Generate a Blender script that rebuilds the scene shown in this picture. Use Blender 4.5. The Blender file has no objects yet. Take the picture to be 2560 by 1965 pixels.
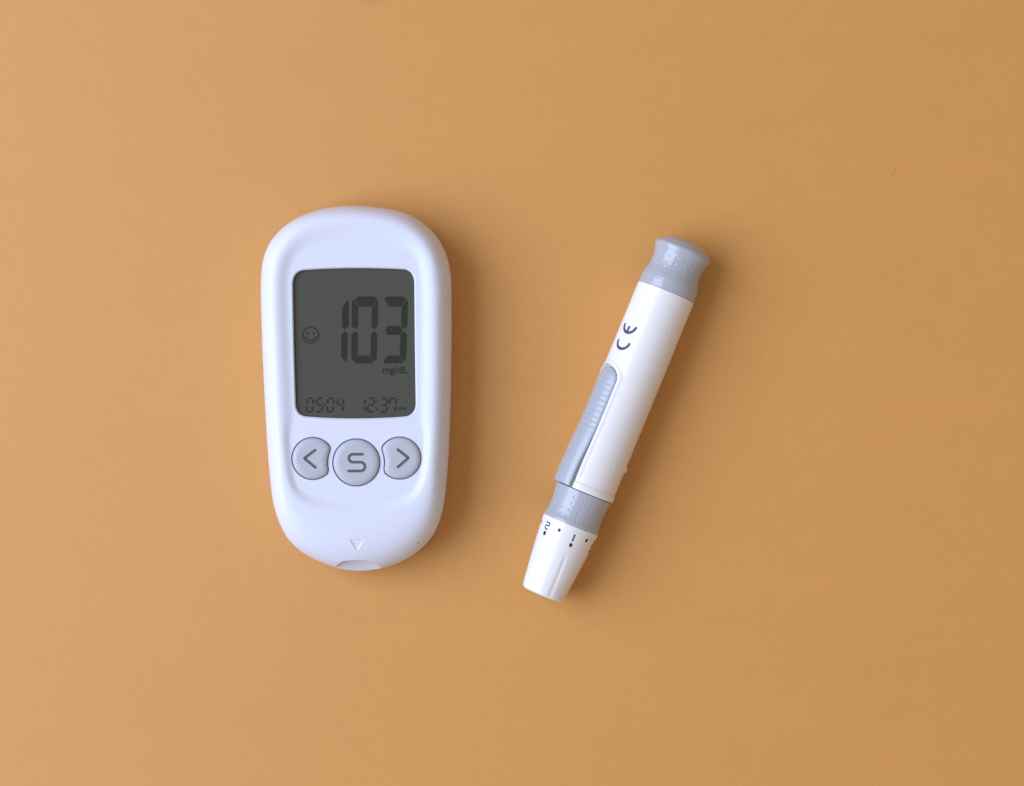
import bpy, bmesh, math
from mathutils import Vector, Matrix

# ------------------------------------------------------------------ camera, light, exposure
sc = bpy.context.scene
COL = sc.collection
MM = 0.001
CAM_H = 600.0            # mm, camera height over the table
PXW, PXH = 2560.0, 1965.0

cam_d = bpy.data.cameras.new("camera")
cam_d.sensor_width = 36.0
cam_d.lens = 36.0 * CAM_H / 256.0
cam_d.clip_start = 0.01
cam_d.clip_end = 50.0
cam = bpy.data.objects.new("camera", cam_d)
cam.location = (0, 0, CAM_H * MM)
COL.objects.link(cam)
sc.camera = cam

world = bpy.data.worlds.new("World")
sc.world = world
world.use_nodes = True
bg = world.node_tree.nodes["Background"]
bg.inputs[0].default_value = (1.0, 0.84, 0.70, 1)     # warm light of the room
bg.inputs[1].default_value = 0.405

WIN_AZ, WIN_EL, WIN_D = math.radians(176), math.radians(42), 1.6
win = bpy.data.lights.new("window_light", 'AREA')
win.shape = 'RECTANGLE'
win.size, win.size_y = 1.6, 1.35
win.energy = 29.0
win.color = (0.82, 1.0, 1.40)
wo = bpy.data.objects.new("window_light", win)
wo.location = (WIN_D * math.cos(WIN_EL) * math.cos(WIN_AZ),
               WIN_D * math.cos(WIN_EL) * math.sin(WIN_AZ),
               WIN_D * math.sin(WIN_EL))
wo.rotation_euler = (-Vector(wo.location)).to_track_quat('-Z', 'Y').to_euler()
COL.objects.link(wo)

sc.view_settings.view_transform = 'Standard'
sc.view_settings.look = 'None'
sc.view_settings.exposure = 0.0
sc.view_settings.gamma = 1.0
sc.view_settings.use_curve_mapping = False
sc.render.engine = 'CYCLES'
sc.cycles.use_denoising = False
sc.cycles.max_bounces = 8
sc.cycles.diffuse_bounces = 5


# ------------------------------------------------------------------ helpers
def W(px, py, z):
    """photo pixel at height z (mm) -> world mm"""
    k = 0.1 * (1 - z / CAM_H)
    return Vector(((px - PXW / 2) * k, -(py - PXH / 2) * k, z))


def lin(c):
    c /= 255.0
    return c / 12.92 if c <= 0.04045 else ((c + 0.055) / 1.055) ** 2.4


def material(name, col, rough=0.5, spec=0.5, coat=0.0, bump=0.0, bump_scale=4000, mottle=0.0, sss=0.0):
    m = bpy.data.materials.new(name)
    m.use_nodes = True
    nt = m.node_tree
    b = nt.nodes["Principled BSDF"]
    b.inputs["Base Color"].default_value = (*col, 1)
    b.inputs["Roughness"].default_value = rough
    b.inputs["Specular IOR Level"].default_value = spec
    b.inputs["Coat Weight"].default_value = coat
    b.inputs["Coat Roughness"].default_value = 0.12
    if sss:
        b.inputs["Subsurface Weight"].default_value = sss
        b.inputs["Subsurface Scale"].default_value = 0.0008
        b.inputs["Subsurface Radius"].default_value = (1, 0.9, 0.8)
    tc = nt.nodes.new("ShaderNodeTexCoord")
    if mottle:
        n = nt.nodes.new("ShaderNodeTexNoise")
        n.inputs["Scale"].default_value = 350
        n.inputs["Detail"].default_value = 4
        nt.links.new(tc.outputs["Object"], n.inputs["Vector"])
        mr = nt.nodes.new("ShaderNodeMapRange")
        mr.inputs["To Min"].default_value = 1 - mottle
        mr.inputs["To Max"].default_value = 1 + mottle
        nt.links.new(n.outputs["Fac"], mr.inputs["Value"])
        mx = nt.nodes.new("ShaderNodeVectorMath")
        mx.operation = 'SCALE'
        mx.inputs[0].default_value = col
        nt.links.new(mr.outputs["Result"], mx.inputs["Scale"])
        nt.links.new(mx.outputs["Vector"], b.inputs["Base Color"])
    if bump:
        n = nt.nodes.new("ShaderNodeTexNoise")
        n.inputs["Scale"].default_value = bump_scale
        n.inputs["Detail"].default_value = 3
        nt.links.new(tc.outputs["Object"], n.inputs["Vector"])
        bp = nt.nodes.new("ShaderNodeBump")
        bp.inputs["Strength"].default_value = bump
        bp.inputs["Distance"].default_value = 0.0001
        nt.links.new(n.outputs["Fac"], bp.inputs["Height"])
        nt.links.new(bp.outputs["Normal"], b.inputs["Normal"])
    return m


M_CASE = material("case_plastic", (0.745, 0.775, 0.865), 0.40, 0.4, bump=0.4, bump_scale=3500, mottle=0.012)
M_WHITE = material("white_gloss_plastic", (0.87, 0.86, 0.85), 0.24, 0.5, mottle=0.01, bump=0.03, bump_scale=500)
M_GREY = material("grey_gloss_plastic", (0.435, 0.455, 0.495), 0.22, 0.65, mottle=0.02, bump=0.004, bump_scale=600)
M_SLIDER = material("slider_plastic", (0.435, 0.46, 0.505), 0.24, 0.6, mottle=0.02)
M_RUBBER = material("button_rubber", (0.505, 0.52, 0.575), 0.40, 0.4, mottle=0.015, bump=0.08, bump_scale=3000)
M_LCD = material("lcd_glass", (0.080, 0.080, 0.060), 0.35, 0.25, mottle=0.03)
M_SEG = material("lcd_segment", (0.031, 0.030, 0.025), 0.4, 0.2)
M_SEG2 = material("lcd_thin_segment", (0.033, 0.032, 0.027), 0.4, 0.2)
M_PRINT = material("grey_print", (0.115, 0.118, 0.105), 0.5, 0.3)
M_INK = material("dark_ink", (0.035, 0.032, 0.05), 0.45, 0.3)
M_INK_CE = material("violet_grey_ink", (0.085, 0.082, 0.135), 0.45, 0.3)
M_DARK = material("dark_interior", (0.03, 0.028, 0.028), 0.7, 0.2)


def mesh_obj(name, verts, faces, mat, parent=None, smooth=True, angle=35, origin=None):
    """verts in world mm"""
    o0 = Vector(origin) if origin is not None else Vector((0, 0, 0))
    me = bpy.data.meshes.new(name)
    me.from_pydata([tuple((Vector(v) - o0) * MM) for v in verts], [], faces)
    me.validate()
    bm = bmesh.new(); bm.from_mesh(me)
    bmesh.ops.recalc_face_normals(bm, faces=bm.faces)
    bm.to_mesh(me); bm.free()
    shade(me, smooth, angle)
    me.materials.append(mat)
    ob = bpy.data.objects.new(name, me)
    COL.objects.link(ob)
    ob.location = o0 * MM
    if parent is not None:
        set_parent(ob, parent)
    return ob


def shade(me, smooth=True, angle=35):
    me.polygons.foreach_set("use_smooth", [smooth] * len(me.polygons))
    if smooth:
        me.set_sharp_from_angle(angle=math.radians(angle))
    me.update()


def set_parent(ob, parent):
    bpy.context.view_layer.update()
    ob.parent = parent
    ob.matrix_parent_inverse = parent.matrix_world.inverted()


def empty(name, loc_mm, rz=0.0):
    e = bpy.data.objects.new(name, None)
    e.empty_display_size = 0.02
    e.location = Vector(loc_mm) * MM
    e.rotation_euler = (0, 0, rz)
    COL.objects.link(e)
    bpy.context.view_layer.update()
    return e


def loft(rings, cap0=True, cap1=True):
    n = len(rings[0])
    v = [p for r in rings for p in r]
    f = []
    for i in range(len(rings) - 1):
        for j in range(n):
            k = (j + 1) % n
            f.append((i * n + j, i * n + k, (i + 1) * n + k, (i + 1) * n + j))
    if cap0:
        f.append(tuple(reversed(range(n))))
    if cap1:
        f.append(tuple((len(rings) - 1) * n + j for j in range(n)))
    return v, f


def boolean_cut(ob, cutters, angle=30):
    for c in cutters:
        md = ob.modifiers.new("cut", 'BOOLEAN')
        md.operation = 'DIFFERENCE'
        md.solver = 'EXACT'
        md.object = c
    dg = bpy.context.evaluated_depsgraph_get()
    dg.update()
    me = bpy.data.meshes.new_from_object(ob.evaluated_get(dg))
    old = ob.data
    ob.modifiers.clear()
    ob.data = me
    me.name = old.name + "_cut"
    mats = [m for m in me.materials]
    if len(mats) > 1:
        me.polygons.foreach_set("material_index", [0] * len(me.polygons))
        while len(me.materials) > 1:
            me.materials.pop()
    bpy.data.meshes.remove(old)
    for c in cutters:
        d = c.data
        bpy.data.objects.remove(c)
        bpy.data.meshes.remove(d)
    shade(me, True, angle)


def catmull(pts, per=12, closed=True):
    out = []
    n = len(pts)
    rng = range(n) if closed else range(n - 1)
    for i in rng:
        if closed:
            p0, p1, p2, p3 = pts[(i - 1) % n], pts[i], pts[(i + 1) % n], pts[(i + 2) % n]
        else:
            p0, p1, p2, p3 = pts[max(i - 1, 0)], pts[i], pts[i + 1], pts[min(i + 2, n - 1)]
        for k in range(per):
            t = k / per
            out.append(tuple(0.5 * ((2 * b) + (c - a) * t + (2 * a - 5 * b + 4 * c - d) * t * t +
                                    (-a + 3 * b - 3 * c + d) * t ** 3) for a, b, c, d in zip(p0, p1, p2, p3)))
    if not closed:
        out.append(tuple(pts[-1]))
    return out


def smooth_closed(pts, it):
    for _ in range(it):
        n = len(pts)
        pts = [tuple((pts[(i - 1) % n][k] + 2 * pts[i][k] + pts[(i + 1) % n][k]) / 4 for k in (0, 1)) for i in range(n)]
    return pts


def resample_open(pts, n):
    """n points, first included, last excluded"""
    d = [0]
    for a, b in zip(pts, pts[1:]):
        d.append(d[-1] + math.dist(a, b))
    out, j = [], 0
    for i in range(n):
        s = d[-1] * i / n
        while d[j + 1] < s:
            j += 1
        t = (s - d[j]) / max(d[j + 1] - d[j], 1e-9)
        out.append(tuple(a + (b - a) * t for a, b in zip(pts[j], pts[j + 1])))
    return out


def landmark_resample(pts, cx, ymid, n):
    """closed clockwise curve -> n points, split at top, right, bottom, left"""
    m = len(pts)
    def nearest(f):
        return min(range(m), key=lambda i: f(pts[i]))
    top = nearest(lambda p: abs(p[0] - cx) + (1e6 if p[1] > ymid else 0))
    bot = nearest(lambda p: abs(p[0] - cx) + (1e6 if p[1] < ymid else 0))
    rig = nearest(lambda p: abs(p[1] - ymid) + (1e6 if p[0] < cx else 0))
    lef = nearest(lambda p: abs(p[1] - ymid) + (1e6 if p[0] > cx else 0))
    out = []
    for a, b in ((top, rig), (rig, bot), (bot, lef), (lef, top)):
        idx = [a]
        while idx[-1] != b:
            idx.append((idx[-1] + 1) % m)
        out += resample_open([pts[i] for i in idx], n // 4)
    return out


def inset(pts, d):
    """move closed clockwise (image y down) curve inward by d (px); d number or list"""
    n = len(pts)
    out = []
    for i in range(n):
        a, b = pts[(i - 2) % n], pts[(i + 2) % n]
        tx, ty = b[0] - a[0], b[1] - a[1]
        L = math.hypot(tx, ty)
        dd = d[i] if isinstance(d, list) else d
        out.append((pts[i][0] - ty / L * dd, pts[i][1] + tx / L * dd))
    return out


def stroke(path, width, cap=True):
    """2-D ribbon along path -> (verts, faces); optional round caps"""
    n = len(path)
    v, f = [], []
    pts = []
    for i, p in enumerate(path):
        a, b = path[max(i - 1, 0)], path[min(i + 1, n - 1)]
        tx, ty = b[0] - a[0], b[1] - a[1]
        L = math.hypot(tx, ty) or 1
        pts.append((p, (tx / L, ty / L), width / 2))
    rows = []
    if cap:
        p, t, h = pts[0]
        for k in range(1, 5):
            an = math.pi / 2 * k / 4
            rows.append(((p[0] - t[0] * h * math.cos(an), p[1] - t[1] * h * math.cos(an)), t, h * math.sin(an) + 1e-3))
    rows += pts
    if cap:
        p, t, h = pts[-1]
        for k in range(3, -1, -1):
            an = math.pi / 2 * k / 4
            rows.append(((p[0] + t[0] * h * math.cos(an), p[1] + t[1] * h * math.cos(an)), t, h * math.sin(an) + 1e-3))
    for p, t, h in rows:
        for s in (-1, 0, 1):
            v.append((p[0] - t[1] * h * s, p[1] + t[0] * h * s))
    for i in range(len(rows) - 1):
        for k in (0, 1):
            f.append((i * 3 + k, i * 3 + k + 1, i * 3 + k + 4, i * 3 + k + 3))
    return v, f


def densify(path, step):
    out = []
    for a, b in zip(path, path[1:]):
        m = max(1, int(math.dist(a, b) / step))
        out += [tuple(x + (y - x) * k / m for x, y in zip(a, b)) for k in range(m)]
    out.append(tuple(path[-1]))
    return out


def arc(cx, cy, r, a0, a1, n=24):
    return [(cx + r * math.cos(math.radians(a0 + (a1 - a0) * i / n)),
             cy + r * math.sin(math.radians(a0 + (a1 - a0) * i / n))) for i in range(n + 1)]


class Flat:
    """collects flat 2-D shapes in photo pixels"""
    def __init__(s):
        s.v, s.f = [], []

    def add(s, v, f):
        o = len(s.v)
        s.v += v
        s.f += [tuple(i + o for i in q) for q in f]
        return s

    def poly(s, pts):
        return s.add(list(pts), [tuple(range(len(pts)))])

    def line(s, path, w, cap=True):
        return s.add(*stroke(path, w, cap))

    def build(s, name, z, mat, parent):
        return mesh_obj(name, [W(x, y, z) for x, y in s.v], s.f, mat, parent, smooth=False,
                        origin=W(sum(p[0] for p in s.v) / len(s.v), sum(p[1] for p in s.v) / len(s.v), z))


# ------------------------------------------------------------------ table
def table_material():
    m = bpy.data.materials.new("orange_laminate")
    m.use_nodes = True
    nt = m.node_tree
    b = nt.nodes["Principled BSDF"]
    b.inputs["Roughness"].default_value = 0.56
    b.inputs["Specular IOR Level"].default_value = 0.85
    tc = nt.nodes.new("ShaderNodeTexCoord")
    def noise(scale, detail, stretch=(1, 1, 1)):
        mp = nt.nodes.new("ShaderNodeMapping")
        mp.inputs["Scale"].default_value = stretch
        nt.links.new(tc.outputs["Object"], mp.inputs["Vector"])
        n = nt.nodes.new("ShaderNodeTexNoise")
        n.inputs["Scale"].default_value = scale
        n.inputs["Detail"].default_value = detail
        nt.links.new(mp.outputs["Vector"], n.inputs["Vector"])
        return n
    base = (0.66, 0.308, 0.062)
    cur = None
    def mixin(fac_sock, colA, colB, lo, hi, prev):
        r = nt.nodes.new("ShaderNodeValToRGB")
        r.color_ramp.elements[0].position = lo
        r.color_ramp.elements[1].position = hi
        r.color_ramp.elements[0].color = (*colA, 1)
        r.color_ramp.elements[1].color = (*colB, 1)
        nt.links.new(fac_sock, r.inputs["Fac"])
        if prev is None:
            return r.outputs["Color"]
        x = nt.nodes.new("ShaderNodeMix")
        x.data_type = 'RGBA'
        x.blend_type = 'MULTIPLY'
        x.inputs["Factor"].default_value = 1
        nt.links.new(prev, x.inputs["A"])
        nt.links.new(r.outputs["Color"], x.inputs["B"])
        return x.outputs["Result"]
    cur = mixin(noise(130, 5).outputs["Fac"], tuple(c * 0.992 for c in base), tuple(c * 1.008 for c in base), 0.3, 0.7, None)
    cur = mixin(noise(55, 3, (0.25, 1, 1)).outputs["Fac"], (0.985, 0.99, 0.97), (1.01, 1.005, 1.02), 0.3, 0.7, cur)   # faint grain
    cur = mixin(noise(420, 3).outputs["Color"], (0.988, 0.988, 0.975), (1.012, 1.012, 1.025), 0.35, 0.65, cur)
    cur = mixin(noise(2600, 2).outputs["Fac"], (0.96, 0.96, 0.95), (1.035, 1.035, 1.045), 0.3, 0.7, cur)
    # small scuffs and a faint stain that sit on the sheet itself
    def spot(px, py, rx, ry, rot, col):
        nonlocal cur
        c = W(px, py, 0) * MM
        mp = nt.nodes.new("ShaderNodeMapping")
        mp.vector_type = 'TEXTURE'
        mp.inputs["Location"].default_value = (c.x, c.y, 0)
        mp.inputs["Rotation"].default_value = (0, 0, math.radians(rot))
        mp.inputs["Scale"].default_value = (rx * 1e-4, ry * 1e-4, 1)
        nt.links.new(tc.outputs["Object"], mp.inputs["Vector"])
        L = nt.nodes.new("ShaderNodeVectorMath")
        L.operation = 'LENGTH'
        nt.links.new(mp.outputs["Vector"], L.inputs[0])
        cur = mixin(L.outputs["Value"], col, (1, 1, 1), 0.25, 1.0, cur)
    spot(2234, 432, 22, 5, 68, (0.86, 0.82, 0.8))
    spot(1240, 159, 9, 5, -40, (0.9, 0.88, 0.85))
    spot(930, 2, 55, 22, 0, (0.93, 0.92, 0.9))
    nt.links.new(cur, b.inputs["Base Color"])
    bp = nt.nodes.new("ShaderNodeBump")
    bp.inputs["Strength"].default_value = 0.12
    bp.inputs["Distance"].default_value = 0.0001
    nt.links.new(noise(2200, 3).outputs["Fac"], bp.inputs["Height"])
    nt.links.new(bp.outputs["Normal"], b.inputs["Normal"])
    return m


def build_table():
    X, Y, T = 420, 330, 18
    v, f = loft([[(-X + 2, -Y + 2, -T), (X - 2, -Y + 2, -T), (X - 2, Y - 2, -T), (-X + 2, Y - 2, -T)],
                 [(-X, -Y, -T + 2), (X, -Y, -T + 2), (X, Y, -T + 2), (-X, Y, -T + 2)],
                 [(-X, -Y, -2), (X, -Y, -2), (X, Y, -2), (-X, Y, -2)],
                 [(-X + 2, -Y + 2, 0), (X - 2, -Y + 2, 0), (X - 2, Y - 2, 0), (-X + 2, Y - 2, 0)]])
    t = mesh_obj("table_top", v, f, table_material(), smooth=False)
    t["kind"] = "structure"
    t["label"] = "plain orange tan table surface under both devices"
    return t


build_table()

# ------------------------------------------------------------------ glucose meter
OUT = [(885, 514.5), (945, 519), (995, 527.5), (1032.5, 541), (1070, 567.5), (1095, 595), (1110, 622.5), (1121, 652.5),
       (1127.5, 690), (1129, 735), (1129, 820), (1128.5, 900), (1127, 990), (1124.4, 1077), (1120.7, 1148.7), (1114.6, 1222.7),
       (1107.5, 1272), (1096, 1311.5), (1077, 1346), (1054, 1371), (1024.5, 1393), (990, 1410), (953, 1421), (903.7, 1427),
       (866.7, 1424.4), (832, 1416.5), (792.7, 1401), (760, 1383), (736, 1364), (713.7, 1336), (696.5, 1299), (685.4, 1262),
       (678.5, 1218), (673, 1161), (669, 1105), (665, 1040), (661, 960), (657.2, 880), (654.5, 790), (653, 720), (655, 675),
       (661, 641), (674, 610), (692, 586), (713, 565.5), (740, 547.5), (770, 534), (802, 524), (842, 517)]
CREST = [(888, 552), (945, 556), (992, 567), (1030, 587), (1058, 616), (1075, 652), (1082, 695), (1084, 760), (1084, 900),
         (1082, 1020), (1079, 1110), (1073, 1180), (1056, 1232), (1025, 1264), (980, 1280), (935, 1286), (890, 1287.5),
         (840, 1285), (795, 1277), (758, 1261), (731, 1236), (715, 1200), (707, 1140), (702, 1050), (697, 940), (692, 830),
         (689, 740), (690, 690), (698, 648), (718, 610), (750, 580), (795, 561), (842, 554)]
N = 256
Z_EQ, Z_CREST, Z_FLOOR = 7.0, 16.4, 15.7
outp = landmark_resample(smooth_closed(catmull(OUT, 14), 40), 888, 930, N)
crest = landmark_resample(smooth_closed(catmull(CREST, 14), 60), 888, 930, N)


def ss(a, b, x):
    t = min(1, max(0, (x - a) / (b - a)))
    return t * t * (3 - 2 * t)


def build_meter():
    root = empty("glucose_meter", W(890, 970, 0))
    root["label"] = "white blood glucose meter with grey screen reading 103 and three grey buttons"
    root["category"] = "glucose meter"
    rings = []
    # underside up to the widest line
    for ins, z in ((75, 0.02), (58, 0.02), (40, 0.35), (24, 1.2), (12, 2.6), (5, 4.2), (1.2, 5.8)):
        rings.append([W(x, y, z) for x, y in inset(outp, ins)])
    # widest line up over the round shoulder to the rim crest
    o_mm = [W(x, y, Z_EQ) for x, y in outp]
    c_mm = [W(x, y, Z_CREST) for x, y in crest]
    STEPS = 18
    for i in range(STEPS + 1):
        th = math.pi / 2 * i / STEPS
        ring = []
        for j in range(N):
            bot = ss(1180, 1330, outp[j][1])                 # flatter sloping lip at the strip end
            u = 1 - math.cos(th)
            h = math.sin(th)
            h2 = (1 - (1 - u) ** 2.8) ** (1 / 2.2)
            hh = h + (h2 - h) * (0.25 + 0.75 * bot)
            p = o_mm[j].lerp(c_mm[j], u)
            p.z = Z_EQ + (Z_CREST - Z_EQ) * hh
            ring.append(p)
        rings.append(ring)
    # dished slope down to the flat face
    wid = []
    for x, y in crest:
        wid.append(36 + 16 * (1 - ss(552, 640, y)) - 12 * ss(1040, 1100, y) + 10 * ss(1215, 1287, y))
    SL = 12
    for i in range(1, SL + 1):
        t = i / SL
        zz = Z_FLOOR + (Z_CREST - Z_FLOOR) * 0.5 * (1 + math.cos(math.pi * t))
        rings.append([W(x, y, zz) for x, y in inset(crest, [w * t for w in wid])])
    v, f = loft(rings)
    case = mesh_obj("case", v, f, M_CASE, origin=W(890, 970, 0))

    # ---- openings
    def z8(x, y): return (720 + x / 4.2, 660 + y / 4.2)
    def corner(a, c, b, n=10):
        return [tuple((1 - t) ** 2 * p + 2 * t * (1 - t) * q + t * t * r for p, q, r in zip(a, c, b)) for t in [k / n for k in range(n)]]
    def side(a, m, b, n=12):
        q = tuple(2 * mm - 0.5 * (aa + bb) for aa, mm, bb in zip(a, m, b))
        return [tuple((1 - t) ** 2 * p + 2 * t * (1 - t) * qq + t * t * r for p, qq, r in zip(a, q, b)) for t in [k / n for k in range(n)]]
    A, B = (185, 62), (1215, 56)
    C, D = (1327, 195), (1342, 1470)
    E, F = (1222, 1602), (205, 1602)
    G, Hh = (82, 1475), (52, 215)
    scr = side(A, (700, 43), B) + corner(B, (1318, 66), C) + side(C, (1333, 850), D) + corner(D, (1336, 1588), E) + \
        side(E, (700, 1621), F) + corner(F, (92, 1592), G) + side(G, (64, 850), Hh) + corner(Hh, (54, 74), A)
    scr = [z8(*p) for p in scr]

    def pocket(name, outline, z_top, flare, depth):
        rr = [[W(x, y, z_top + 1.0) for x, y in inset(outline, -flare - 10)],
              [W(x, y, z_top) for x, y in inset(outline, -flare)],
              [W(x, y, z_top - flare * 0.1) for x, y in outline],
              [W(x, y, z_top - depth) for x, y in outline]]
        vv, ff = loft(rr)
        return mesh_obj(name, vv, ff, M_CASE)

    def button_outline(cx, cy, r, cut=None, grow=0.0, n=96, k=9.0):
        out = []
        for i in range(n):
            an = 2 * math.pi * i / n - math.pi / 2
            lo, hi = 0.0, r * 1.4
            for _ in range(40):
                mid = (lo + hi) / 2
                x, y = cx + mid * math.cos(an), cy + mid * math.sin(an)
                d = math.hypot(x - cx0(cx, cut), y - cy) - r
                if cut:
                    e = cut[2] - math.hypot(x - cut[0], y - cut[1])
                    h = max(k - abs(d - e), 0) / k
                    d = max(d, e) + h * h * k * 0.25
                if d < 0:
                    lo = mid
                else:
                    hi = mid
            rr = lo + grow
            out.append((cx + rr * math.cos(an), cy + rr * math.sin(an)))
        return out

    def cx0(cx, cut):
        if not cut:
            return cx
        return cx + (12 if cut[0] > cx else -12)
    S = (891, 1156)
    BT = [("left", 770.5, 1146.2, 51.8, (S[0], S[1], 72.5)),
          ("mid", S[0], S[1], 58.0, None),
          ("right", 1011.5, 1145.2, 51.8, (S[0], S[1], 71.0))]
    cutters = [pocket("cut_screen", scr, Z_FLOOR, 3.5, 1.25)]
    for nm, cx, cy, r, cut in BT:
        cutters.append(pocket("cut_button", button_outline(cx, cy, r, cut, 2.1), Z_FLOOR, 1.0, 1.6))
    # strip port notch in the lip
    notch = catmull([(826, 1432), (838, 1416), (849, 1407), (862, 1402.5), (890, 1401), (921, 1402.5), (936, 1407), (949, 1415), (964, 1430)], 6, closed=False)
    notch = notch + [(985, 1475), (805, 1475)]
    vv, ff = loft([[W(x, y, 9.4 - (y - 1403) * 0.10) for x, y in inset(notch, 2.0)], [W(x, y, 13.0) for x, y in notch], [W(x, y, 22.0) for x, y in inset(notch, -6.0)]])
    cutters.append(mesh_obj("cut_notch", vv, ff, M_CASE))
    boolean_cut(case, cutters, 28)

    # ---- engraved insertion arrow: find lip height, sink a tapered triangle
    dg = bpy.context.evaluated_depsgraph_get()
    def lip(px, py):
        z = 14.0
        nrm = Vector((0, 0, 1))
        for _ in range(6):
            p = W(px, py, z)
            inv = case.matrix_world.inverted()
            o_ = inv @ (Vector((p.x, p.y, 40)) * MM)
            hit, loc, nr, _i = case.ray_cast(o_, Vector((0, 0, -1)))
            if hit:
                z = (case.matrix_world @ loc).z / MM
                nrm = nr
        return W(px, py, z), nrm
    bpy.context.view_layer.update()
    tri = [(873.5, 1348), (909.5, 1349), (892, 1379)]
    cen = (892, 1358.5)
    def tri_ring(s, dz):
        out = []
        for px, py in tri:
            q = (cen[0] + (px - cen[0]) * s, cen[1] + (py - cen[1]) * s)
            p, nn = lip(*q)
            out.append(p + nn * dz)
        return out
    vv, ff = loft([tri_ring(0.80, -0.17), tri_ring(0.84, -0.16), tri_ring(1.0, 0.0), tri_ring(1.08, 0.35)])
    c1 = mesh_obj("cut_arrow", vv, ff, M_CASE)
    speck_p, speck_n = lip(1045.5, 1357.3)
    slot_y = W(890, 1403, 9.8)
    slot = mesh_obj("cut_slot", *loft([[slot_y + Vector((sx * 3.2, sy, sz)) for sx, sz in ((-1, -0.5), (1, -0.5), (1, 0.5), (-1, 0.5))] for sy in (-3.0, 6.0)]), M_CASE)
    boolean_cut(case, [c1, slot], 28)
    set_parent(case, root)
    # dust speck stuck on the lip
    rr = []
    tx = speck_n.orthogonal().normalized(); ty = speck_n.cross(tx)
    for r_, h_ in ((0.20, 0.0), (0.19, 0.06), (0.10, 0.11)):
        rr.append([speck_p + tx * (r_ * math.cos(a * math.pi / 4)) + ty * (r_ * 0.8 * math.sin(a * math.pi / 4)) + speck_n * h_ for a in range(8)])
    mesh_obj("speck", *loft(rr), M_DARK, root, origin=speck_p)
    # dark lining inside the strip slot
    mesh_obj("strip_slot", *loft([[slot_y + Vector((sx * 3.1, sy, sz)) for sx, sz in ((-1, -0.42), (1, -0.42), (1, 0.42), (-1, 0.42))] for sy in (1.2, 2.8)]), M_DARK, root, smooth=False, origin=slot_y)

    # ---- screen
    ZL = Z_FLOOR - 0.95
    so = inset(scr, -1.0)
    vv, ff = loft([[W(x, y, ZL - 0.28) for x, y in so], [W(x, y, ZL) for x, y in so]])
    screen = mesh_obj("screen", vv, ff, M_LCD, root, smooth=False, origin=W(886, 860, ZL))
    screen["label"] = "dark grey display reading 103 mg/dL"
    ZS = ZL + 0.035
    def digit(polys, lab):
        fl = Flat()
        for p in polys:
            fl.poly([z8(*q) for q in p])
        o = fl.build("digit", ZS, M_SEG, screen)
        o["label"] = lab
    digit([[(628, 376), (637, 372), (637, 655), (593, 685), (566, 655), (570, 458)],
           [(593, 703), (628, 740), (622, 965), (612, 1022), (600, 1027), (556, 970), (561, 740)]], "tall digit 1 on the display")
    digit([[(740, 341), (893, 341), (936, 362), (880, 448), (745, 448), (705, 364)],
           [(697, 370), (738, 452), (735, 655), (710, 685), (668, 655), (671, 400), (680, 380)],
           [(941, 372), (946, 395), (942, 655), (901, 685), (873, 655), (883, 452)],
           [(710, 703), (735, 740), (727, 963), (694, 1022), (675, 1010), (665, 980), (665, 740)],
           [(906, 703), (937, 740), (930, 985), (920, 1010), (905, 1023), (866, 962), (872, 740)],
           [(733, 962), (859, 962), (899, 1031), (880, 1043), (720, 1043), (694, 1028)]], "tall digit 0 on the display")
    digit([[(1012, 356), (1055, 341), (1198, 341), (1238, 362), (1187, 448), (1052, 448)],
           [(1245, 370), (1256, 395), (1252, 655), (1209, 685), (1187, 655), (1193, 455)],
           [(1022, 695), (1050, 648), (1172, 648), (1199, 695), (1172, 745), (1045, 745)],
           [(1210, 703), (1248, 740), (1240, 985), (1230, 1010), (1215, 1023), (1172, 962), (1180, 740)],
           [(1045, 962), (1165, 962), (1206, 1031), (1180, 1043), (1006, 1043), (1000, 1026)]], "tall digit 3 on the display")
    fl = Flat()
    fl.line([z8(*p) for p in arc(238, 747, 83, 0, 360, 48)], 14 / 4.2, cap=False)
    for ex in (207, 269):
        fl.poly([z8(*p) for p in arc(ex, 730, 13, 0, 345, 15)])
    fl.line([z8(*p) for p in arc(238, 740, 60, 22, 158, 20)], 13 / 4.2)
    fl.build("smiley_icon", ZS, M_SEG2, screen)

    def text_mesh(name, body, x0, x1, ybase, cap, mat, off=0.0):
        cu = bpy.data.curves.new(name, 'FONT')
        cu.body = body
        cu.offset = off
        cu.resolution_u = 4
        tmp = bpy.data.objects.new(name, cu)
        COL.objects.link(tmp)
        g = bpy.context.evaluated_depsgraph_get()
        me = bpy.data.meshes.new_from_object(tmp.evaluated_get(g))
        vs = [v_.co.copy() for v_ in me.vertices]
        fs = [tuple(p.vertices) for p in me.polygons]
        bpy.data.objects.remove(tmp); bpy.data.curves.remove(cu); bpy.data.meshes.remove(me)
        xa, xb = min(c.x for c in vs), max(c.x for c in vs)
        ya, yb = 0.0, max(c.y for c in vs)
        fl_ = Flat()
        fl_.add([z8(x0 + (c.x - xa) / (xb - xa) * (x1 - x0), ybase - (c.y - ya) / (yb - ya) * cap) for c in vs], fs)
        return fl_.build(name, ZS, mat, screen)
    text_mesh("unit_text", "mg/dL", 990, 1262, 1146, 72, M_SEG, 0.02)
    fl = Flat()
    fl.line([z8(*p) for p in [(1168, 1541), (1168, 1506), (1182, 1506)] + arc(1184, 1514, 9, -80, 80, 8) + [(1170, 1524)]], 9 / 4.2, cap=False)
    fl.build("afternoon_letter", ZS, M_SEG2, screen)
    fl = Flat()
    fl.line([z8(*p) for p in [(1207, 1541), (1209, 1506), (1221, 1530), (1233, 1506), (1236, 1541)]], 9 / 4.2, cap=False)
    fl.build("afternoon_letter", ZS, M_SEG2, screen)

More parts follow.
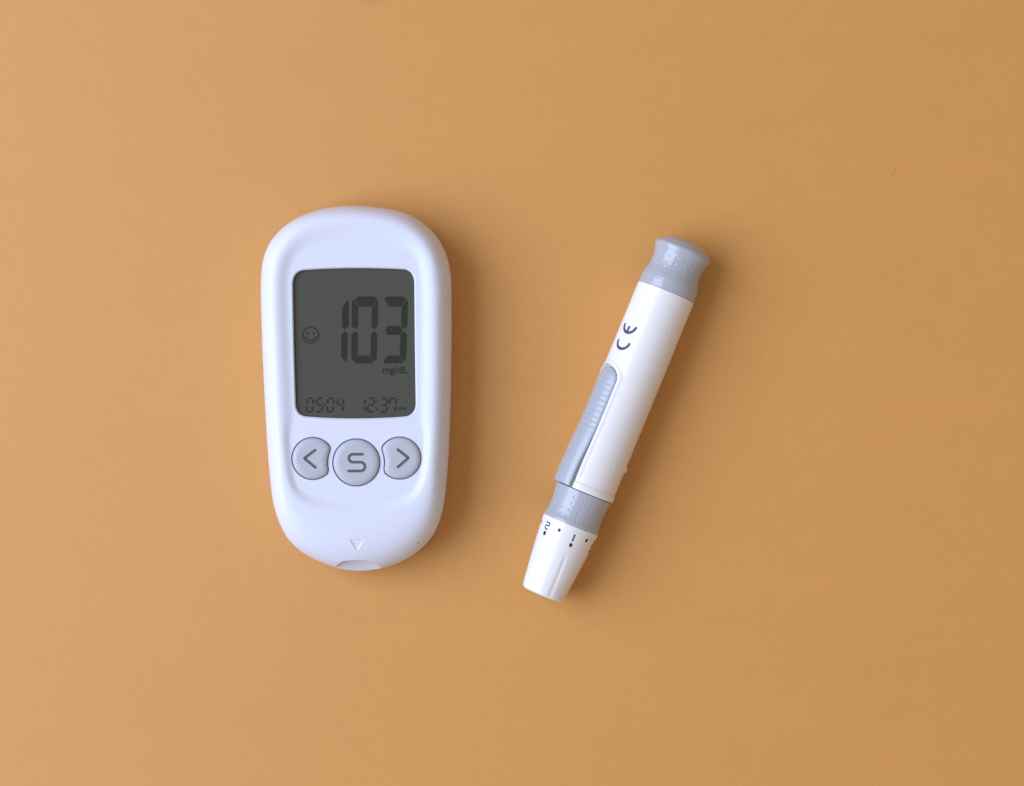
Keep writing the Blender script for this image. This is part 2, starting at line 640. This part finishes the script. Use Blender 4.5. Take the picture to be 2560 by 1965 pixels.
    SEG = {'0': 'abcdef', '1': 'bc', '2': 'abged', '3': 'abgcd', '4': 'fgbc', '5': 'afgcd', '7': 'fabc'}
    def small(x, ch, w=82, top=1400, bot=1560):
        t = 20.0
        g = 2.5
        sl = lambda y: (1480 - y) * 0.075
        def P(xx, yy): return z8(x + xx + sl(yy), yy)
        def hseg(y, s):
            y0, y1 = y, y + t
            if s == 'd':
                return [(t * 0.55 + g, y1), (w - t * 0.55 - g, y1), (w - t - g, y0), (t + g, y0)]
            if s == 'a':
                return [(t * 0.55 + g, y0), (w - t * 0.55 - g, y0), (w - t - g, y1), (t + g, y1)]
            m = (y0 + y1) / 2
            return [(t * 0.7 + g, m), (t + g, y0), (w - t - g, y0), (w - t * 0.7 - g, m), (w - t - g, y1), (t + g, y1)]
        mid = (top + bot) / 2
        fl = Flat()
        for s in SEG[ch]:
            if s == 'a': q = hseg(top, 'a')
            elif s == 'd': q = hseg(bot - t, 'd')
            elif s == 'g': q = hseg(mid - t / 2, 'g')
            else:
                xl = 0 if s in 'fe' else w - t
                if s in 'fb': ya, yb = top + t * 0.6 + g, mid - t * 0.3 - g
                else: ya, yb = mid + t * 0.3 + g, bot - t * 0.6 - g
                inn = 1 if s in 'fe' else -1
                q = [(xl, ya + 2), (xl + t, ya + 10 if inn > 0 else ya + 2), (xl + t, yb - 6), (xl + t / 2, yb), (xl, yb - 6)]
                if inn < 0: q[0] = (xl, ya + 10)
            fl.poly([P(*p) for p in q])
        o = fl.build("small_digit", ZS, M_SEG2, screen)
    for x, ch in ((190, '0'), (288, '5'), (404, '0'), (506, '4'), (735, '1'), (829, '2'), (966, '3'), (1058, '7')):
        small(x, ch)
    Flat().poly([z8(*p) for p in ((372, 1470), (392, 1470), (398, 1478), (392, 1487), (372, 1487), (366, 1478))]).build("date_dash", ZS, M_SEG2, screen)
    for x, y in ((937, 1444), (930, 1526)):
        Flat().poly([z8(*p) for p in arc(x, y, 10, 0, 330, 11)]).build("colon_dot", ZS, M_SEG2, screen)

    # ---- buttons
    def z3(x, y): return (620 + x / 4.054, 1050 + y / 4.054)
    for nm, cx, cy, r, cut in BT:
        o = button_outline(cx, cy, r, cut)
        prof = [(0.4, -1.5), (0.4, 0.1), (1.8, 0.36), (4.5, 0.56), (8.5, 0.70), (13, 0.77), (17, 0.80), (20, 0.80)]
        rr = []
        for ins, dz in prof:
            rr.append([W(cx + (x - cx) * (1 - ins / r), cy + (y - cy) * (1 - ins / r), Z_FLOOR + dz) for x, y in o])
        b = mesh_obj("button", *loft(rr), M_RUBBER, root, angle=50, origin=W(cx, cy, Z_FLOOR))
        b["label"] = {"left": "grey button marked with a left arrow", "mid": "round grey button marked S",
                      "right": "grey button marked with a right arrow"}[nm]
        fl = Flat()
        wd = 28 / 4.054
        if nm == "left":
            fl.line(densify([z3(680, 305), z3(570, 388), z3(682, 480)], 2), wd)
            sn = "arrow_symbol"
        elif nm == "right":
            fl.line(densify([z3(1518, 300), z3(1626, 384), z3(1520, 475)], 2), wd)
            sn = "arrow_symbol"
        else:
            path = [(1160, 347), (1062, 347)] + arc(1062, 387, 40, 270, 90, 14)[1:] + [(1140, 427)] + arc(1140, 472, 45, -90, 90, 14)[1:] + [(1020, 517)]
            fl.line([z3(*p) for p in path], wd)
            sn = "letter_symbol"
        fl.build(sn, Z_FLOOR + 0.80 + 0.03, M_PRINT, b)
    return root


build_meter()

# ------------------------------------------------------------------ lancing pen
K = 0.1 * (1 - 7.55 / CAM_H)                   # mm per photo pixel at the pen's axis
ZC = 7.56                                      # axis height, mm
TIP = W(1357, 1482, ZC)
U = Vector((0.3795, 0.9252, 0.0)).normalized()     # tip -> end, world (y up)
NV = Vector((U.y, -U.x, 0))                        # to the right of the pen


def S3(a, phi, r):
    """pen coordinates: a along axis (px), phi from the top towards the right, r (px) -> world mm"""
    return TIP + U * (a * K) + NV * (r * K * math.sin(phi)) + Vector((0, 0, r * K * math.cos(phi)))


def interp(tab, x):
    if x <= tab[0][0]:
        return tab[0][1]
    for (x0, y0), (x1, y1) in zip(tab, tab[1:]):
        if x <= x1:
            return y0 + (y1 - y0) * (x - x0) / (x1 - x0)
    return tab[-1][1]


def locate(px, py, rfun):
    z = ZC + 7
    for _ in range(12):
        p = W(px, py, z) - TIP
        a = p.dot(U) / K
        n = p.dot(NV) / K
        r = rfun(a, 0)
        s = max(-0.999, min(0.999, n / r))
        phi = math.asin(s)
        z = ZC + r * K * math.cos(phi)
    return a, phi


def spun(name, stations, rfun, mat, parent, nphi=96, cap0=True, cap1=True, angle=30):
    rings = []
    for a in stations:
        rings.append([S3(a, 2 * math.pi * j / nphi, rfun(a, 2 * math.pi * j / nphi)) for j in range(nphi)])
    return mesh_obj(name, *loft(rings, cap0, cap1), mat, parent, angle=angle, origin=S3((stations[0] + stations[-1]) / 2, 0, 0))


def frange(a, b, n):
    return [a + (b - a) * i / n for i in range(n + 1)]


def wrap(d):
    return (d + math.pi) % (2 * math.pi) - math.pi


DIAL = [(-5, 43.5), (-4.4, 48), (-3, 51), (-0.5, 53.4), (3.5, 54.8), (10, 55.8), (60, 61.8), (120, 68.0), (160, 71.4), (183, 73.2), (185.2, 73.0), (186, 72)]
PHI_S = math.radians(-60)


def dial_r(a, phi):
    r = interp(DIAL, a)
    for g in (math.radians(15.0), math.radians(135), math.radians(255)):
        d = abs(wrap(phi - g - math.radians(0.045) * (70 - a))) * r
        wdt = 6.0 + (120 - a) * 0.035
        if a < 122 and d < wdt:
            r -= 1.5 * (1 - ss(92, 122, a)) * (0.5 + 0.5 * math.cos(math.pi * d / wdt)) * ss(-9, 6, a)
    return r


COLLAR = [(186, 70), (186.3, 72.0), (188, 72.6), (192, 72.2), (199, 70.4), (208, 69.0), (220, 68.5), (232, 68.8), (245, 70.0), (258, 71.6), (268, 73.0), (271, 73.2), (272, 71.5), (272.2, 66)]
CAP = [(812.3, 70), (812.6, 73.4), (814, 74.2), (830, 74.0), (840, 73.3), (848, 71.5), (856, 68.8), (864, 66.6), (874, 65.2), (886, 65.0), (897, 66.0), (905, 68.0), (911, 70.4), (916, 72.3), (920, 73.2),
       (923, 73.2), (926, 72.2), (928.5, 70.2), (930.5, 67.6), (932.5, 65.0), (934.5, 62.8), (937.5, 59.6), (941, 54), (945, 46), (948, 37.5), (950.3, 27), (951.6, 16), (952.2, 6)]


def smooth_tab(tab, x, h=1.2):
    return (interp(tab, x - h) + 2 * interp(tab, x) + interp(tab, x + h)) / 4


def dimple(r, a, phi, rows, a_shift, dphi, off, size, depth):
    best = 0.0
    for ar in rows:
        da = a - (ar - a_shift)
        if abs(da) > size:
            continue
        k = round((phi - off) / dphi)
        ds = wrap(phi - off - k * dphi) * r
        d = math.hypot(da, ds)
        if d < size:
            best = max(best, 0.5 + 0.5 * math.cos(math.pi * d / size))
    return depth * best


def collar_r(a, phi):
    r = smooth_tab(COLLAR, a) if 190 < a < 266 else interp(COLLAR, a)
    return r - dimple(r, a, wrap(phi), (201, 217.5, 234, 250.5), -2.5, math.radians(20), math.radians(3.5), 4.6, 0.95)


def cap_r(a, phi):
    r = smooth_tab(CAP, a) if 816 < a < 951 else interp(CAP, a)
    return r - dimple(r, a, wrap(phi), (869.5, 885, 901), 5.0, math.radians(20), math.radians(-8.0), 4.8, 0.9)


# slot for the slider, in (a, half angle)
SLOT = [(230, 33.0), (300, 33.0), (350, 33.0), (400, 34.2), (440, 35.0), (565, 35.4)]
SLOT_END = 593.0


def slot_half(a, extra=0.0):
    """half angle (rad) of slot at station a, 0 past its round end"""
    hw = math.radians(interp(SLOT, min(a, 565)))
    L = SLOT_END + extra - 556
    if a > 556:
        t = (a - 556) / L
        if t >= 1:
            return 0.0
        hw *= math.sqrt(1 - t * t)
    return hw + extra / 76.0


BARREL = [(273.4, 70), (273.6, 75.6), (275.5, 76.6), (288.5, 76.4), (291, 75.6), (292.5, 74.4), (400, 74.8), (600, 75.0), (811, 74.6), (812, 73.6), (812.2, 70)]


def barrel_r(a, phi):
    r = interp(BARREL, a)
    if 293 < a < 811:                                    # mould line
        r += 0.28 * math.exp(-(wrap(phi - math.radians(36)) * 75 / 1.3) ** 2)
    if 292 < a < 640:
        d = abs(wrap(phi - PHI_S))
        h = slot_half(a)
        if a <= 556:
            dist = (d - h) * 75
        else:
            # distance to the round end
            x = (a - 556) / (SLOT_END - 556); y = d / math.radians(35.4)
            dist = (math.hypot(x, y) - 1) * 40
        r += 2.3 * (1 - ss(2.5, 13.0, dist)) * ss(292, 310, a)
    return r


def build_pen():
    root = empty("lancing_pen", S3(470, 0, 0) - Vector((0, 0, ZC)), math.atan2(U.y, U.x))
    root["label"] = "white lancing pen with grey caps and grey slider lying beside the meter"
    root["category"] = "lancing pen"

    # tapering dial at the needle end
    dial = spun("depth_dial", [-5, -4.4, -3, -0.5, 1.5, 3.5, 7, 10, 14] + frange(20, 180, 64) + [183, 185.2, 186], dial_r, M_WHITE, root, nphi=288)
    dial["label"] = "white tapered cap with black depth numbers"
    spun("grip_collar", [186, 186.3, 187, 188] + frange(189, 270, 110) + [271, 272, 272.2], collar_r, M_GREY, root, nphi=420)
    # barrel with its slot
    st = [273.4, 273.6, 274.4, 275.5, 282, 288.5, 291, 292.5] + frange(296, 620, 108) + frange(630, 808, 20) + [811, 812, 812.2]
    barrel = spun("barrel", st, barrel_r, M_WHITE, None, nphi=360)
    rings = []
    aa = [250] + frange(262, 556, 60) + [556 + (SLOT_END - 556) * math.sin(math.pi / 2 * k / 24) for k in range(1, 24)] + [SLOT_END - 0.02]
    for a in aa:
        h = max(slot_half(a), 0.004)
        ring = []
        for k in range(13):
            ring.append(S3(a, PHI_S - h + 2 * h * k / 12, 66))
        for k in range(13):
            ring.append(S3(a, PHI_S + h - 2 * h * k / 12, 96))
        rings.append(ring)
    cut = mesh_obj("cut_slot", *loft(rings), M_WHITE)
    boolean_cut(barrel, [cut], 32)
    set_parent(barrel, root)
    spun("hidden_core", frange(262, 290, 4), lambda a, p: 60, M_DARK, root, nphi=48).name = "inner_sleeve"
    cap = spun("end_cap", [812.3, 812.6, 813.2, 814] + frange(815, 951.5, 180) + [952.2], cap_r, M_GREY, root, nphi=420, angle=40)
    cap["label"] = "grey dimpled cocking cap with flared end"

    # slider
    SR = [(274.5, 83.5), (275.2, 85.2), (278, 86.2), (300, 86.8), (330, 86.2), (370, 84.4), (400, 82.8), (425, 80.8), (440, 80.0), (555, 79.4), (575, 78.4), (590, 76.0)]
    SH = [(274, 27.6), (340, 28.4), (395, 31.6), (440, 33.4), (560, 33.6)]
    SE = 587.0
    rings = []
    stn = [274.5, 275.2, 276.5, 278] + frange(280, 418, 46) + frange(419, 556, 274) + [556 + (SE - 556) * math.sin(math.pi / 2 * k / 24) for k in range(1, 24)] + [SE - 0.05]
    for a in stn:
        hw = math.radians(interp(SH, min(a, 560)))
        if a > 556:
            t = (a - 556) / (SE - 556)
            hw *= math.sqrt(max(0, 1 - t * t))
        hw = max(hw, 0.01)
        r = (interp(SR, a - 3) + 2 * interp(SR, a) + interp(SR, a + 3)) / 4 if a > 280 else interp(SR, a)
        if 421 < a < 556:
            ph = (a - 426.8) % 14.2
            d = min(ph, 14.2 - ph)
            r += 0.75 * math.exp(-(d / 2.0) ** 2)
        ring = [S3(a, PHI_S - hw, 67.5), S3(a, PHI_S - hw, 73)]
        M_ = 22
        bev = min(0.045, hw * 0.4)
        for k in range(M_ + 1):
            s = -1 + 2 * k / M_
            e = (1 - abs(s)) * hw
            drop = 1.6 * (1 - min(1, e / bev)) ** 2
            # crowned cross-section: flatter than the barrel
            ring.append(S3(a, PHI_S + hw * s, r - drop - 3.6 * s * s))
        ring += [S3(a, PHI_S + hw, 73), S3(a, PHI_S + hw, 67.5)]
        rings.append(ring)
    sl = mesh_obj("slider", *loft(rings), M_SLIDER, root, angle=45, origin=S3(430, PHI_S, 76))
    sl["label"] = "ribbed grey release slider"

    # nub on the far side of the barrel
    rr = []
    for sc_, dr in ((1, -1.5), (0.95, 0.6), (0.75, 2.3), (0.4, 3.2)):
        rr.append([S3(362 + 8 * sc_ * math.cos(t), math.radians(84) + 5 * sc_ * math.sin(t) / 75, 75 + dr) for t in [2 * math.pi * k / 16 for k in range(16)]])
    mesh_obj("latch_nub", *loft(rr), M_WHITE, root, angle=60, origin=S3(362, math.radians(84), 75))

    # ---- print, wrapped on the surface
    def wrapped(name, v2, f2, rfun, mat, parent, lift=0.35):
        vs = [S3(a, p, rfun(a, p) + lift) for a, p in v2]
        c = sum(vs, Vector()) / len(vs)
        return mesh_obj(name, vs, f2, mat, parent, smooth=False, origin=c)

    def print_path(name, path_as, width, rfun, r0, mat, parent, cap=False):
        v2, f2 = stroke(densify(path_as, 1.0), width, cap)          # (a, s) with s = arc length in px
        return wrapped(name, [(a, s / r0) for a, s in v2], f2, rfun, mat, parent)

    base_r = lambda a, p: interp(BARREL, a)
    rC = 75.0
    a0, p0 = locate(*(1420 + 783 / 5.6, 760 + 517 / 5.6), base_r)     # middle between the tips of the C
    s0 = p0 * rC - 1.5
    fl = Flat()
    fl.line([(a0 - 20.5 * math.cos(t), s0 + 20.5 * math.sin(t)) for t in frange(-math.pi / 2, math.pi / 2, 36)], 7.4, cap=False)
    wrapped("conformity_mark", [(a, s / rC) for a, s in fl.v], fl.f, base_r, M_INK_CE, barrel)
    a1 = a0 + 43.0
    fl = Flat()
    fl.line([(a1 - 20.5 * math.cos(t), s0 + 20.5 * math.sin(t)) for t in frange(-math.pi / 2, math.pi / 2, 36)], 7.4, cap=False)
    fl.line(densify([(a1 - 18, s0), (a1 - 3.5, s0)], 1.0), 6.6, cap=False)
    vv = [(a, s / rC) for a, s in fl.v]
    nmain = 37 * 3
    vs = [S3(a, p, base_r(a, p) + (0.35 if i < nmain else 0.5)) for i, (a, p) in enumerate(vv)]
    mesh_obj("conformity_mark", vs, fl.f, M_INK_CE, barrel, smooth=False, origin=sum(vs, Vector()) / len(vs))

    dr = lambda a, p: interp(DIAL, a)
    rD = 71.0
    def zz(x, y):
        a, p = locate(1330 + x / 12, 1260 + y / 12, dr)
        return (a, p * rD)
    two = catmull([(445, 530), (500, 556), (535, 578), (537, 608), (515, 645), (488, 660), (460, 640), (437, 625), (410, 650), (395, 692), (408, 735), (440, 757), (478, 742)], 5, closed=False)
    print_path("printed_number", [zz(*p) for p in two], 3.0, dr, rD, M_INK, dial)
    print_path("printed_number", [zz(1287, 915), zz(1207, 1117)], 3.6, dr, rD, M_INK, dial)
    ref = zz(1245, 1015)                       # the 1; the next number stands one step further round
    step = math.radians(61.5) * rD
    five = [(9, -5), (9, 5), (0.5, 5.5), (1.5, -1), (-1, -4.5), (-5, -4.5), (-8.5, -1.5), (-9, 3), (-7.5, 5.5)]
    five = [(ref[0] + 1 - p[0], ref[1] + step - p[1]) for p in five]
    print_path("printed_number", five, 3.2, dr, rD, M_INK, dial)
    def mark(p, q, w):
        print_path("printed_mark", [p, q], w, dr, rD, M_INK, dial)
    mark(zz(388, 812), zz(366, 930), 9.0)
    mark(zz(828, 735), zz(806, 832), 6.4)
    mark(zz(1178, 1180), zz(1142, 1285), 7.4)
    mark(zz(1656, 1048), zz(1612, 1142), 6.6)
    m1 = zz(1160, 1232)
    mark((m1[0] + 5, m1[1] + step), (m1[0] - 5, m1[1] + step), 7.4)
    h1 = zz(817, 783)
    mark((h1[0] + 4, h1[1] - step), (h1[0] - 4, h1[1] - step), 6.4)
    return root


build_pen()
